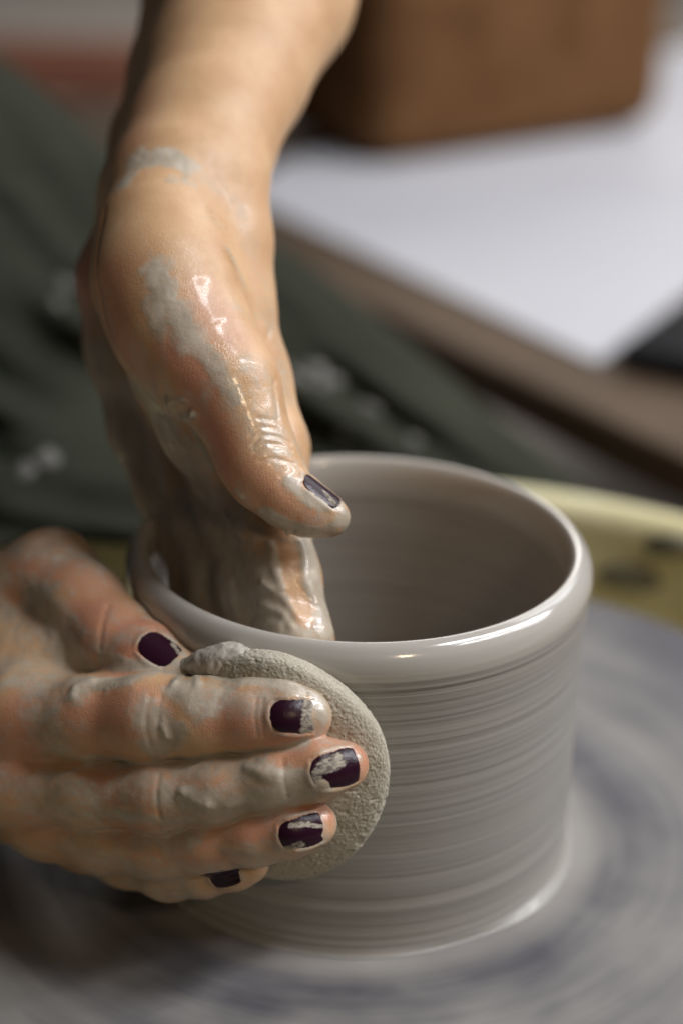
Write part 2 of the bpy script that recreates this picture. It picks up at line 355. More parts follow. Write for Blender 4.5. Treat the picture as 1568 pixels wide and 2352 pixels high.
# ------------------------------------------------------------------ signed distance sculpting
class Vol:
    def __init__(s, lo, hi, h):
        s.lo = np.asarray(lo, float); s.h = h
        s.n = np.ceil((np.asarray(hi) - s.lo) / h).astype(int) + 1
        s.ax = [s.lo[i] + h * np.arange(s.n[i]) for i in range(3)]
        s.v = np.full(s.n, 8.0, dtype=np.float32)
    def like(s):
        o = Vol.__new__(Vol); o.lo, o.h, o.n, o.ax = s.lo, s.h, s.n, s.ax; o.v = np.full(s.n, 8.0, dtype=np.float32); return o
    def box(s, lo, hi):
        sl = []
        for i in range(3):
            a = int(np.clip(math.floor((lo[i] - s.lo[i]) / s.h), 0, s.n[i])); b = int(np.clip(math.ceil((hi[i] - s.lo[i]) / s.h) + 1, 0, s.n[i]))
            sl.append(slice(a, max(a, b)))
        X = s.ax[0][sl[0]][:, None, None].astype(np.float32); Y = s.ax[1][sl[1]][None, :, None].astype(np.float32); Z = s.ax[2][sl[2]][None, None, :].astype(np.float32)
        return tuple(sl), X, Y, Z
    def put(s, sl, d, k):
        a = s.v[sl]
        if k > 0:
            hh = np.maximum(k - np.abs(a - d), 0) / k; s.v[sl] = np.minimum(a, d) - hh * hh * k * .25
        else: s.v[sl] = np.minimum(a, d)
    def cap(s, a, b, r1, r2, k=4):
        a = np.asarray(a, float); b = np.asarray(b, float); m = max(r1, r2) + 8 + k
        sl, X, Y, Z = s.box(np.minimum(a, b) - m, np.maximum(a, b) + m)
        if 0 in s.v[sl].shape: return
        ab = b - a; L2 = max(ab @ ab, 1e-6)
        t = np.clip(((X - a[0]) * ab[0] + (Y - a[1]) * ab[1] + (Z - a[2]) * ab[2]) / L2, 0, 1)
        d = np.sqrt((X - a[0] - t * ab[0]) ** 2 + (Y - a[1] - t * ab[1]) ** 2 + (Z - a[2] - t * ab[2]) ** 2) - (r1 + (r2 - r1) * t)
        s.put(sl, d.astype(np.float32), k)
    def ell(s, c, axes, rad, k=4):
        c = np.asarray(c, float); m = max(rad) + 8 + k
        sl, X, Y, Z = s.box(c - m, c + m)
        if 0 in s.v[sl].shape: return
        q = [((X - c[0]) * ax[0] + (Y - c[1]) * ax[1] + (Z - c[2]) * ax[2]) / r for ax, r in zip(axes, rad)]
        k0 = np.sqrt(q[0] ** 2 + q[1] ** 2 + q[2] ** 2)
        k1 = np.sqrt((q[0] / rad[0]) ** 2 + (q[1] / rad[1]) ** 2 + (q[2] / rad[2]) ** 2) + 1e-6
        s.put(sl, (k0 * (k0 - 1) / k1).astype(np.float32), k)
    def chain(s, pts, k=4):
        for p, q in zip(pts[:-1], pts[1:]): s.cap(at(*p[:3]), at(*q[:3]), p[3], q[3], k)
    def join(s, o, k):
        s.put((slice(None),) * 3, o.v, k)
    def cut(s, pts, r, k):
        o = s.like()
        for p, q in zip(pts[:-1], pts[1:]): o.cap(p, q, r, r, .3)
        d = -o.v; a = s.v; hh = np.maximum(k - np.abs(a - d), 0) / k
        s.v = (np.maximum(a, d) + hh * hh * k * .25).astype(np.float32)
    def sample(s, P):
        g = (np.asarray(P) - s.lo) / s.h; g = np.clip(g, 0, s.n - 1.001); i = g.astype(int); f = g - i; r = 0
        for a in (0, 1):
            for b in (0, 1):
                for c in (0, 1):
                    r = r + (f[:, 0] if a else 1 - f[:, 0]) * (f[:, 1] if b else 1 - f[:, 1]) * (f[:, 2] if c else 1 - f[:, 2]) * s.v[i[:, 0] + a, i[:, 1] + b, i[:, 2] + c]
        return r
    def march(s, O, Dr, far):
        """first surface point along rays; nan when missed"""
        O = np.asarray(O, float); Dr = np.asarray(Dr, float); n = len(O)
        t = np.zeros(n); hit = np.zeros(n, bool)
        for _ in range(int(far / .3)):
            d = s.sample(O + Dr * t[:, None]); hit = hit | (d < 0); t = np.where(hit, t, t + .3)
        for _ in range(4): t = t + np.clip(s.sample(O + Dr * t[:, None]), -.4, .4)
        P = O + Dr * t[:, None]; P[~hit] = np.nan; return P
    def grad(s, P, e=.8):
        g = np.stack([s.sample(P + np.eye(3)[i] * e) - s.sample(P - np.eye(3)[i] * e) for i in range(3)], -1)
        return g / (np.linalg.norm(g, axis=1, keepdims=True) + 1e-9)
    def mesh(s):
        v = s.v; sg = v < 0; n = s.n
        cnt = np.zeros(n - 1, np.int8)
        for a in (0, 1):
            for b in (0, 1):
                for c in (0, 1): cnt += sg[a:n[0] - 1 + a, b:n[1] - 1 + b, c:n[2] - 1 + c]
        act = np.argwhere((cnt > 0) & (cnt < 8)); idx = np.full(n - 1, -1, np.int64); idx[tuple(act.T)] = np.arange(len(act))
        corners = [(a, b, c) for a in (0, 1) for b in (0, 1) for c in (0, 1)]
        val = {c: v[act[:, 0] + c[0], act[:, 1] + c[1], act[:, 2] + c[2]] for c in corners}
        acc = np.zeros((len(act), 3)); num = np.zeros(len(act))
        for c in corners:
            for ax in range(3):
                if c[ax] == 0:
                    e = list(c); e[ax] = 1; e = tuple(e); v0, v1 = val[c], val[e]; x = (v0 < 0) != (v1 < 0)
                    t = np.where(x, v0 / np.where(x, v0 - v1, 1), 0); p = np.array(c, float)[None] + 0 * acc; p[:, ax] += t
                    acc += p * x[:, None]; num += x
        P = s.lo + (act + acc / num[:, None]) * s.h
        F = []
        for ax in range(3):
            o1, o2 = [(1, 2), (2, 0), (0, 1)][ax]
            sl0 = [slice(1, n[i] - 1) for i in range(3)]; sl1 = list(sl0)
            sl0[ax] = slice(0, n[ax] - 1); sl1[ax] = slice(1, n[ax])
            a = sg[tuple(sl0)]; b = sg[tuple(sl1)]; e = np.argwhere(a != b)
            flip = a[tuple(e.T)]
            off = np.array([1, 1, 1]); off[ax] = 0; e = e + off
            def cell(d1, d2):
                q = e.copy(); q[:, o1] -= d1; q[:, o2] -= d2; return idx[tuple(q.T)]
            quad = np.stack([cell(1, 1), cell(0, 1), cell(0, 0), cell(1, 0)], -1)
            F.append(np.where(flip[:, None], quad, quad[:, ::-1]))
        return P, np.vstack(F)

def rays(px):
    px = np.asarray(px, float); O = np.stack([at(x, y, 400) for x, y in px]); E = np.stack([at(x, y, 401) for x, y in px])
    D = E - O; return O, D / np.linalg.norm(D, axis=1, keepdims=True)

def seg_dist(P, pts):
    best = np.full(len(P), 1e9)
    for a, b in zip(pts[:-1], pts[1:]):
        ab = b - a; t = np.clip((P - a) @ ab / max(ab @ ab, 1e-6), 0, 1)
        best = np.minimum(best, np.linalg.norm(P - a - t[:, None] * ab, axis=1))
    return best

def on_surface(vol, px):
    P = vol.march(*rays(px), 240); return P[~np.isnan(P[:, 0])]

def finish_hand(name, vol, strokes, parent, film, filmz, nails, skin, grain):
    """mesh the volume, lay clay, flush, wet film and creases on it as soft-edged strokes that follow the surface"""
    P, F = vol.mesh(); N = vol.grad(P)
    wob = (fbm(P / 4.5, 4, 11) - .5)
    clay = np.zeros(len(P)); red = np.zeros(len(P)); wet = np.zeros(len(P)); disp = np.zeros(len(P))
    for kind, px, r, st, hgt in strokes:
        pts = on_surface(vol, px)
        if len(pts) == 0: continue
        if len(pts) == 1: pts = np.vstack([pts, pts + .01])
        d = seg_dist(P, pts)
        if kind == 'crease':
            disp -= hgt * np.exp(-(d / r) ** 2); continue
        dd = d + wob * r * (1.1 if kind == 'clay' else .5)
        fall = sstep(r * 1.5, r * .3, dd)
        if kind == 'clay':
            clay = np.maximum(clay, fall * st); disp = np.maximum(disp, fall * hgt * .75) if hgt > 0 else disp
        elif kind == 'skin': clay = clay * (1 - fall * st)
        elif kind == 'red': red = np.maximum(red, fall * st)
        elif kind == 'wet': wet = np.maximum(wet, fall * st)
        elif kind == 'ridge':
            g = np.exp(-(d / r) ** 2); clay = np.maximum(clay, sstep(.05, .5, g)); disp += hgt * .65 * g * (.7 + .6 * vnoise(P / 1.7, 8)); wet = np.maximum(wet, g * .6)
    clay = np.maximum(clay, film * sstep(.34, .66, fbm(P / np.array(grain), 3, 77)) * sstep(filmz, filmz - 40, P[:, 2]))
    # the skin swells a little round every nail, with dried clay in the fold
    for _, _, _, ol, (c, ax, sd, ln, wd) in nails:
        m = np.linalg.norm(P - c, axis=1) < 16; Q = P[m]
        d = seg_dist(Q, ol[::4]); q = Q - c
        inside = np.maximum(np.abs(q @ ax) / (ln / 2), np.abs(q @ sd) / (wd / 2)) < .86
        free = (q @ ax) > ln * .42
        disp[m] += np.where(inside | free, 0, .42 * np.exp(-(d / 1.0) ** 2))
        clay[m] = np.maximum(clay[m], np.where(inside, 0, .62 * sstep(1.3, .2, d + 1.6 * (vnoise(Q / 2.0, 5) - .4))))
    wet = np.maximum(wet, .5 * sstep(.35, .6, fbm(P / np.array(grain) + 4, 3, 78)) * sstep(filmz + 25, filmz - 40, P[:, 2]))
    disp = disp + np.clip(clay, 0, 1) * ((fbm(P / 2.2, 3, 31) - .45) * .30 + .03)
    P = P + N * disp[:, None]
    return mesh_obj(name, P, F, skin, parent, True, {'clay': clay, 'red': red, 'wet': wet})

def nail(vol, a, b, t, ncam, ln, wd, marks, lift=.25):
    """a curved nail plate fitted to the finger's back: a, b ends of the last bone; ncam the way it faces in lens axes"""
    a = np.asarray(a); b = np.asarray(b); ax = (b - a) / np.linalg.norm(b - a)
    n = RT * ncam[0] + UP * ncam[1] - FW * ncam[2]; n = n - ax * (n @ ax); n /= np.linalg.norm(n); sd = np.cross(ax, n)
    c = a + (b - a) * t; k = 56
    u = np.linspace(-1, 1, k); g = np.stack(np.meshgrid(u, u, indexing='ij'), -1).reshape(-1, 2)
    # square to rounded outline: oval cuticle end, squarer free end
    x = g[:, 0]; y = g[:, 1]
    xr = x * np.sqrt(1 - np.where(x < 0, .5, .40) * y * y); yr = y * np.sqrt(1 - np.where(x < 0, .5, .36) * x * x)
    base = c + ax * (xr * ln / 2)[:, None] + sd * (yr * wd / 2)[:, None]
    top = vol.march(base + n * 14, np.repeat(-n[None], len(base), 0), 22)
    bad = np.isnan(top[:, 0])
    if bad.any(): top[bad] = base[bad] + n * 2
    # plate: smooth, bowed across, edges tucked in a little
    hgt = (top - base) @ n
    A = np.stack([np.ones_like(xr), xr, yr, xr * xr, yr * yr, xr * yr, yr ** 4], -1); co_, *_ = np.linalg.lstsq(A, hgt, rcond=None); hs = A @ co_
    edge = np.maximum(np.abs(x), np.abs(y)); lf = lift + .12 * (1 - edge ** 2) - .45 * sstep(.9, 1, edge)
    V = base + n * (np.maximum(hs, hgt - .15) + lf)[:, None]
    V2 = base + n * (hs - .9)[:, None]
    cl = np.zeros(len(V))
    for kind, (u0, v0, u1, v1), r in marks:
        p0 = np.array([u0, v0]); p1 = np.array([u1, v1]); q = np.stack([x, y], -1); dd = p1 - p0
        tt = np.clip((q - p0) @ dd / max(dd @ dd, 1e-6), 0, 1); d = np.linalg.norm(q - p0 - tt[:, None] * dd, axis=1)
        f = sstep(r * 1.3, r * .6, d)
        cl = np.maximum(cl, f * .72) if kind else cl * (1 - f)
    cl = np.maximum(cl, .42 * sstep(.93, 1, edge))
    i = (np.arange(k - 1)[:, None] * k + np.arange(k - 1)[None]).ravel(); N0 = k * k
    FT = np.stack([i, i + k, i + k + 1, i + 1], -1)
    bd = list(range(k)) + [r * k + k - 1 for r in range(1, k)] + [(k - 1) * k + c for c in range(k - 2, -1, -1)] + [r * k for r in range(k - 2, 0, -1)]
    FS = [(bd[j], bd[j - 1], bd[j - 1] + N0, bd[j] + N0) for j in range(len(bd))]
    return np.vstack([V, V2]), FT.tolist() + (FT[:, ::-1] + N0).tolist() + FS, np.stack([np.concatenate([q, q]) for q in (cl, x, y)]), top[bd + bd[:1]], (c, ax, sd, ln, wd)

person = empty('person', 'person shaping the wet pot with both clay smeared hands, dark nail polish', 'person')

# ---- the hand and forearm reaching down into the pot
ptsA = [at(*p) for p in [(120, -260, 680), (900, -260, 680), (120, 1700, 470), (900, 1700, 470), (150, 600, 600), (700, 600, 470), (820, 1200, 470)]]
va = Vol(np.min(ptsA, 0) - 4, np.max(ptsA, 0) + 4, .55)
va.chain([(700, -330, 640, 33), (594, -20, 592, 30.4), (522, 160, 565, 25), (462, 320, 540, 21.8), (420, 420, 527, 20.6)], 4)
va.chain([(620, -330, 655, 28), (512, -20, 606, 25.5), (448, 180, 582, 20.5), (376, 330, 556, 15.5), (342, 430, 545, 13.5)], 5)
# back of hand: four metacarpals
va.chain([(500, 430, 528, 14), (508, 560, 524, 13), (520, 700, 520, 12), (560, 870, 517, 11.5), (612, 1030, 514, 11)], 8)
va.chain([(440, 430, 533, 16), (455, 650, 532, 14), (480, 850, 531, 13), (530, 1040, 530, 11.5)], 8)
va.chain([(390, 440, 540, 14), (395, 650, 542, 14), (410, 850, 544, 13), (450, 1040, 545, 11)], 8)
va.chain([(340, 470, 546, 13), (280, 640, 552, 12), (300, 800, 554, 12), (342, 980, 556, 10.5), (400, 1130, 553, 10)], 8)
# thumb: ball, knuckle, last joint
th = va.like()
th.chain([(390, 440, 520, 15), (366, 540, 508, 16), (376, 640, 501, 18.5), (410, 740, 497, 17.5), (470, 830, 493, 15), (528, 890, 490, 12.3), (560, 970, 488, 10.6)], 6)
th.chain([(560, 970, 488, 10.4), (592, 1052, 487, 10.2), (615, 1095, 486, 8.9), (663, 1146, 484.5, 7.1), (708, 1173, 484, 6.1), (757, 1187, 484, 5.2)], 4)
va.join(th, 9)
va.chain([(400, 870, 512, 11), (470, 990, 512, 9), (545, 1110, 512, 7)], 10)      # web between thumb and palm
fg = va.like()
f_ = va.like(); f_.chain([(612, 1030, 514, 11), (622, 1190, 506, 9.8), (652, 1330, 497, 9.4), (686, 1470, 491.5, 8.6), (712, 1600, 494, 7.8)], 4); fg.join(f_, .6)
f_ = va.like(); f_.chain([(530, 1040, 530, 11.5), (548, 1200, 518, 10), (580, 1350, 507, 9.4), (612, 1490, 502, 8.6), (630, 1590, 504, 8)], 4); fg.join(f_, 7.0)
f_ = va.like(); f_.chain([(450, 1040, 545, 11), (478, 1200, 532, 9.6), (505, 1350, 520, 9), (540, 1480, 513, 8), (560, 1560, 514, 7.5)], 4); fg.join(f_, 7.0)
f_ = va.like(); f_.chain([(400, 1130, 553, 10), (440, 1240, 542, 8.6), (462, 1340, 532, 8), (490, 1440, 524, 7)], 4); fg.join(f_, 7.0)
va.join(fg, 5)
strokesA = [
    ('red', [(420, 800), (455, 880), (500, 1000), (520, 1080)], 7, .8, 0), ('red', [(560, 1100), (640, 1150)], 7, .55, 0), ('red', [(470, 700), (520, 760)], 8, .35, 0),
    ('red', [(250, 640), (270, 780), (330, 860)], 7, .55, 0), ('red', [(190, 600), (195, 720)], 8, .8, 0), ('red', [(700, 1190), (720, 1200)], 3, .7, 0), ('red', [(330, 200), (300, 330)], 6, .3, 0),
    ('clay', [(318, 372), (370, 362), (425, 382)], 4.2, .95, .1), ('clay', [(285, 420), (300, 400)], 3, .8, .1), ('clay', [(400, 408), (440, 420)], 3, .5, .05),
    ('clay', [(460, 400), (540, 470), (575, 560)], 4, .3, 0),
    ('clay', [(358, 625), (385, 690), (420, 755), (440, 785)], 4.6, .95, .12), ('clay', [(345, 690), (370, 760)], 3, .7, .1),
    ('clay', [(480, 815), (510, 865), (540, 915)], 3.2, .85, .1), ('clay', [(525, 575), (560, 650)], 2, .6, .1),
    ('clay', [(235, 850), (285, 980), (350, 1150), (390, 1300)], 10, .85, .1), ('clay', [(330, 900), (400, 1020), (470, 1140), (540, 1230)], 8, .85, .1),
    ('clay', [(420, 1180), (450, 1340)], 10, .9, .2), ('clay', [(510, 1230), (550, 1300), (560, 1430)], 11, .95, .4), ('ridge', [(500, 1290), (530, 1340), (545, 1400)], 2.2, 1, .5),
    ('clay', [(610, 1330), (640, 1400), (660, 1450)], 7, .95, .4),
    ('clay', [(705, 1255), (715, 1320), (735, 1390), (748, 1450)], 4.2, 1, .8),
    ('ridge', [(620, 1250), (632, 1310), (648, 1350)], 1.3, 1, .9), ('ridge', [(605, 1340), (655, 1375), (685, 1420)], 1.2, 1, .9), ('ridge', [(600, 1385), (650, 1410), (670, 1445)], 1.2, 1, .7),
    ('ridge', [(690, 1250), (700, 1330), (722, 1385)], 1.2, 1, .8), ('ridge', [(590, 1430), (640, 1440)], 1.4, 1, .6),
    ('skin', [(655, 1250), (670, 1340), (700, 1420)], 2.6, .8, 0),
    ('clay', [(615, 1190), (655, 1205), (700, 1222), (760, 1218)], 3.2, .95, .25), ('clay', [(790, 1190), (800, 1200)], 3.4, 1, .15), ('clay', [(668, 1105), (690, 1135), (740, 1160), (785, 1172)], 2.0, .95, .2),
    ('ridge', [(615, 1180), (650, 1200)], 2.2, 1, .5), ('ridge', [(545, 1128), (555, 1140)], 1.0, 1, .5),
    ('ridge', [(392, 920), (398, 945), (425, 960), (446, 950)], 1.2, 1, 2.0), ('ridge', [(392, 920), (420, 918)], .9, 1, .8), ('ridge', [(664, 1218)], .8, 1, 2.2), ('ridge', [(684, 1222)], .7, 1, 1.4),
    ('ridge', [(325, 870), (350, 905), (380, 960), (420, 1030), (455, 1100)], .7, 1, .35), ('ridge', [(440, 985), (470, 1040), (490, 1085)], .6, 1, .3), ('ridge', [(456, 1130), (462, 1205)], .7, 1, .5), ('ridge', [(385, 1140), (400, 1230)], .8, 1, .4), ('ridge', [(520, 1180), (560, 1240)], .9, 1, .5),
    ('clay', [(470, 500), (520, 530)], 1.5, .3, 0),
    ('wet', [(485, 495), (515, 525)], 4, .9, 0), ('wet', [(500, 825), (545, 880), (565, 930)], 5, 1, 0), ('wet', [(570, 960), (610, 1000), (640, 1060)], 6, .75, 0), ('wet', [(520, 580), (535, 600)], 3, .8, 0),
    ('wet', [(600, 1190), (700, 1215), (790, 1190)], 5, .8, 0), ('wet', [(700, 1250), (750, 1450)], 6, .7, 0), ('wet', [(420, 640), (520, 760)], 8, .3, 0),
    ('crease', [(582, 1022), (600, 1000), (640, 1003), (668, 1018)], .55, 1, 0.31), ('crease', [(585, 1038), (610, 1018), (645, 1022), (672, 1036)], .5, 1, 0.28),
    ('crease', [(598, 1060), (630, 1052), (676, 1066)], .5, 1, 0.25), ('crease', [(575, 1000), (600, 980), (640, 986)], .5, 1, 0.22), ('crease', [(592, 960), (640, 968)], .5, 1, .25),
    ('crease', [(300, 850), (360, 960), (410, 1060), (480, 1140)], .9, 1, .5), ('crease', [(240, 480), (222, 600), (240, 720), (300, 850)], 1.0, 1, .6),
    ('crease', [(620, 760), (630, 880), (640, 960)], 1.0, 1, .35),
]
nailsA = [
    nail(va, at(663, 1146, 484.5), at(757, 1187, 484), .62, (.38, .80, .55), 12.5, 8.0,
         [(1, (.2, .2, .8, .6), .2), (1, (1, -.8, 1, .8), .14)]),
]
armA = finish_hand('arm', va, strokesA, person, .46, 185, nailsA, SKIN_A, (9, 9, 20))
for V, F, cl, _, _ in nailsA: mesh_obj('fingernail', V, F, NAIL, armA, True, {'clay': cl[0], 'along': cl[1], 'across': cl[2]})
armA['label'] = 'forearm and hand reaching down into the pot with thumb above the rim'

# ---- the hand pressing the sponge
ptsB = [at(*p) for p in [(-200, 1150, 570), (-200, 2150, 570), (-200, 1150, 450), (900, 2150, 450), (900, 1150, 500), (-200, 2150, 450)]]
vb = Vol(np.min(ptsB, 0) - 2, np.max(ptsB, 0) + 4, .5)
vb.chain([(-330, 1640, 585, 19), (-160, 1640, 552, 17), (-40, 1640, 521, 14.5), (60, 1645, 499, 12.8)], 8)
vb.chain([(-330, 1740, 588, 19), (-160, 1750, 556, 17), (-50, 1770, 523, 13.8), (50, 1797, 501, 12.4)], 8)
vb.chain([(-330, 1690, 592, 18), (-140, 1740, 560, 15), (0, 1808, 528, 12.3), (112, 1880, 507, 10.6)], 8)
vb.chain([(-300, 1650, 598, 17), (-80, 1735, 566, 13.5), (75, 1828, 538, 10.5), (196, 1922, 517, 9)], 8)
# thumb
tb = vb.like()
tb.chain([(-230, 1540, 545, 17), (-40, 1420, 532, 15), (120, 1320, 522, 12.5)], 6)
tb.chain([(120, 1322, 522, 12.3), (190, 1385, 511, 10.8), (262, 1462, 502, 10.4)], 5)
tb.chain([(262, 1468, 502, 10.4), (338, 1514, 494, 9.2), (410, 1550, 488.5, 7.2)], 4)
vb.join(tb, 7)
vb.chain([(-40, 1530, 520, 14), (80, 1520, 514, 10), (150, 1520, 508, 7)], 9)      # web
fb = vb.like()
FI = [(60, 1645, 498, 12), (210, 1652, 487, 10.9), (350, 1652, 477.5, 11), (470, 1650, 472, 9.6), (590, 1645, 467.5, 8.7), (660, 1645, 465.5, 7.9), (702, 1646, 465.5, 6.6)]
FM = [(50, 1800, 501, 11.5), (210, 1818, 488, 9.3), (375, 1825, 477, 9.6), (510, 1812, 470.5, 8.6), (640, 1786, 466, 8.0), (730, 1766, 464, 7.4), (792, 1757, 465, 6.0)]
FR = [(114, 1881, 507, 10.3), (240, 1925, 494, 9.0), (370, 1937, 484.5, 9.0), (480, 1930, 477, 8.0), (590, 1915, 471, 7.6), (670, 1900, 468, 7.0), (722, 1893, 468.5, 5.7)]
FP = [(205, 1926, 516, 8.6), (290, 1966, 505, 8), (390, 2000, 495, 7.5), (470, 1999, 488, 6.6), (540, 1988, 482, 5.8), (576, 1982, 481, 4.8)]
for fpts, kk in ((FI, .8), (FM, .7), (FR, .7), (FP, .7)):
    f_ = vb.like(); f_.chain(fpts, 4); fb.join(f_, kk)
vb.join(fb, 5)
strokesB = [
    ('red', [(600, 1640), (560, 1670), (510, 1640)], 7, .75, 0), ('red', [(640, 1700), (780, 1700), (830, 1740)], 5, .8, 0), ('red', [(620, 1760), (680, 1745)], 5, .6, 0), ('red', [(560, 1920), (630, 1900), (760, 1860)], 5, .8, 0),
    ('red', [(200, 1420), (300, 1480), (330, 1450)], 10, .85, 0), ('red', [(60, 1640), (30, 1760)], 8, .7, 0), ('red', [(180, 1640), (330, 1640)], 9, .6, 0), ('red', [(40, 1330), (120, 1280), (220, 1330)], 9, .6, 0),
    ('red', [(240, 1800), (480, 1830)], 9, .45, 0), ('red', [(300, 1910), (500, 1950)], 8, .5, 0), ('red', [(60, 1860), (120, 1900)], 7, .4, 0),
    ('clay', [(180, 1565), (300, 1562), (430, 1552), (560, 1562), (670, 1578)], 3.8, 1, .5), ('clay', [(180, 1600), (190, 1570)], 4, .8, .4), ('clay', [(420, 1580), (470, 1620), (500, 1590)], 5, .85, .2),
    ('clay', [(335, 1650), (390, 1680), (360, 1710)], 5.5, .85, .2), ('clay', [(725, 1600), (742, 1640)], 3.2, 1, .35), ('clay', [(110, 1590), (120, 1700)], 8, .62, .05), ('clay', [(20, 1700), (90, 1740)], 6, .4, 0),
    ('clay', [(200, 1745), (400, 1752), (560, 1730), (700, 1700)], 2.6, .85, .1), ('clay', [(410, 1770), (540, 1760), (600, 1760)], 4, .7, .1), ('clay', [(390, 1830), (470, 1850), (560, 1850), (650, 1820), (720, 1810)], 4.8, .95, .15),
    ('clay', [(600, 1765), (640, 1790), (720, 1800)], 3.5, .95, .3), ('clay', [(200, 1870), (330, 1880), (480, 1890), (620, 1865)], 2.6, .7, .05), ('clay', [(160, 1830), (240, 1860)], 6, .5, 0),
    ('clay', [(330, 1925), (440, 1920)], 5, .65, .05), ('clay', [(640, 1940), (740, 1930)], 3, .7, .1), ('clay', [(380, 2010), (500, 1985)], 4, .5, 0), ('clay', [(180, 1940), (280, 1980)], 6, .45, 0),
    ('clay', [(80, 1370), (110, 1410), (150, 1470), (170, 1520)], 8, .85, .15), ('clay', [(110, 1240), (190, 1250), (225, 1300)], 5, .6, .1), ('clay', [(240, 1520), (330, 1530), (420, 1525)], 2.6, .9, .2), ('clay', [(335, 1472), (380, 1478), (420, 1500)], 2.6, .75, .15),
    ('ridge', [(420, 1820), (445, 1838), (475, 1848)], 1.5, 1, 1.2), ('ridge', [(570, 1762), (600, 1775), (640, 1782)], 1.6, 1, .8), ('ridge', [(375, 1670), (385, 1690)], 1.2, 1, .9), ('ridge', [(400, 1575), (425, 1555), (460, 1548)], 1.3, 1, .8),
    ('ridge', [(640, 1568), (690, 1582), (725, 1600), (745, 1640)], 1.5, 1, .5), ('ridge', [(170, 1600), (176, 1580), (210, 1566)], 1.5, 1, .7), ('ridge', [(450, 1555), (455, 1575)], 1.0, 1, .6), ('ridge', [(520, 1850), (580, 1842)], 1.2, 1, .5),
    ('wet', [(270, 1425), (330, 1450), (390, 1480)], 6, .9, 0), ('wet', [(640, 1580), (735, 1610)], 4, 1, 0), ('wet', [(790, 1700), (835, 1740)], 3.5, .8, 0), ('wet', [(430, 1830), (640, 1800)], 5, .5, 0), ('wet', [(200, 1570), (600, 1570)], 5, .6, 0), ('wet', [(740, 1855), (765, 1880)], 3, .8, 0),
    ('crease', [(345, 1600), (335, 1660), (345, 1710)], .7, 1, .18), ('crease', [(372, 1600), (365, 1660), (372, 1715)], .7, 1, .18), ('crease', [(590, 1605), (586, 1650), (592, 1690)], .6, 1, .25), ('crease', [(604, 1605), (600, 1650), (606, 1690)], .6, 1, .22),
    ('crease', [(366, 1780), (360, 1830), (368, 1880)], .7, 1, .3), ('crease', [(650, 1745), (652, 1790), (660, 1830)], .6, 1, .22), ('crease', [(366, 1900), (362, 1940), (370, 1975)], .7, 1, .3), ('crease', [(250, 1390), (235, 1440), (230, 1490)], .8, 1, .3),
]
nailsB = [
    nail(vb, at(*FI[4][:3]), at(*FI[6][:3]), .86, (.05, .12, 1), 12.0, 9.6, [(1, (.75, -.7, .60, .9), .36), (1, (1, -.6, 1, 1), .3)]),
    nail(vb, at(*FM[4][:3]), at(*FM[6][:3]), .88, (.12, .06, 1), 12.8, 10.2, [(1, (-.9, .55, -.6, -.2), .26), (1, (-.5, -.1, .25, -.25), .26), (1, (-.5, -.45, .25, -.6), .24)]),
    nail(vb, at(*FR[4][:3]), at(*FR[6][:3]), .86, (.1, -.02, 1), 11.6, 9.0, [(1, (-.7, .8, -.1, .6), .24), (1, (-.3, -.6, .35, -.45), .20), (1, (.35, -.4, .9, -.05), .14)]),
    nail(vb, at(*FP[3][:3]), at(*FP[5][:3]), 0.70, (.1, -.05, 1), 9.5, 7.2, [(1, (.3, -.9, .8, -.8), .2)]),
    nail(vb, at(262, 1468, 502), at(410, 1550, 488.5), .84, (.36, .34, 1), 11.5, 9.8, [(1, (.3, -.75, .8, -.6), .16)]),
]
armB = finish_hand('arm', vb, strokesB, person, .6, 400, nailsB, SKIN_B, (26, 10, 9))
for V, F, cl, _, _ in nailsB: mesh_obj('fingernail', V, F, NAIL, armB, True, {'clay': cl[0], 'along': cl[1], 'across': cl[2]})
armB['label'] = 'hand pressing the round sponge against the pot with fingers side by side'






# ------------------------------------------------------------------ sponge, bent round the pot wall
SPONGE = simple('sandy_sponge', (0.40, 0.36, 0.285), (0.60, 0.55, 0.455), 1600, .9, .5, .0007, 6, .2)
na, nr = 720, 260
A0 = math.atan2(-63.5, -19.7)
aa = np.linspace(0, 2 * np.pi, na, endpoint=False); tt = np.linspace(0, 1, nr)
# profile of the cushion from the middle of its outer face over the edge to the pot side
ph = tt * (np.pi * .93); rr = np.sin(np.clip(ph, 0, np.pi)) ; 
pr = np.where(ph < np.pi / 2, np.abs(np.sin(ph)) ** .75, .86 + .14 * np.sin(ph)); pw = np.where(ph < np.pi / 2, np.abs(np.cos(ph)) ** .55, 0)
pw = np.sign(np.cos(ph)) * np.abs(np.cos(ph)) ** .6
RU, RV, TH = 29.0, 33.5, 5.4
ra = 1 + .010 * np.sin(3 * aa + 1) + .008 * np.sin(5 * aa)
U_ = (pr[:, None] * RU * ra[None] * np.cos(aa)[None]); V_ = (pr[:, None] * RV * ra[None] * np.sin(aa)[None]); W_ = (pw[:, None] * TH + TH + .4) * np.ones((1, na))
def wrap(u, v, wv):
    a = A0 + u / 68.0; r = 66.0 + wv
    return np.stack([r * np.cos(a), r * np.sin(a), 61.8 + v], -1)
P = wrap(U_, V_, W_)
du = np.gradient(P, axis=0); dv = np.roll(P, -1, 1) - np.roll(P, 1, 1); Nn = np.cross(du, dv); Nn /= np.linalg.norm(Nn, axis=-1, keepdims=True) + 1e-9
cen = wrap(np.zeros(1), np.zeros(1), np.array([TH]))[0]
sgn = np.sign(np.sum(Nn * (P - cen), -1, keepdims=True)); Nn = Nn * np.where(sgn == 0, 1, sgn)
Pf = P.reshape(-1, 3)
grain = (fbm(Pf / .62, 3, 41) - .5) * .62 + (vnoise(Pf / .36, 44) - .5) * .34 + (fbm(Pf / 7, 2, 45) - .5) * .9
pits = sstep(.72, .85, vnoise(Pf / 1.6, 47)) * -.7
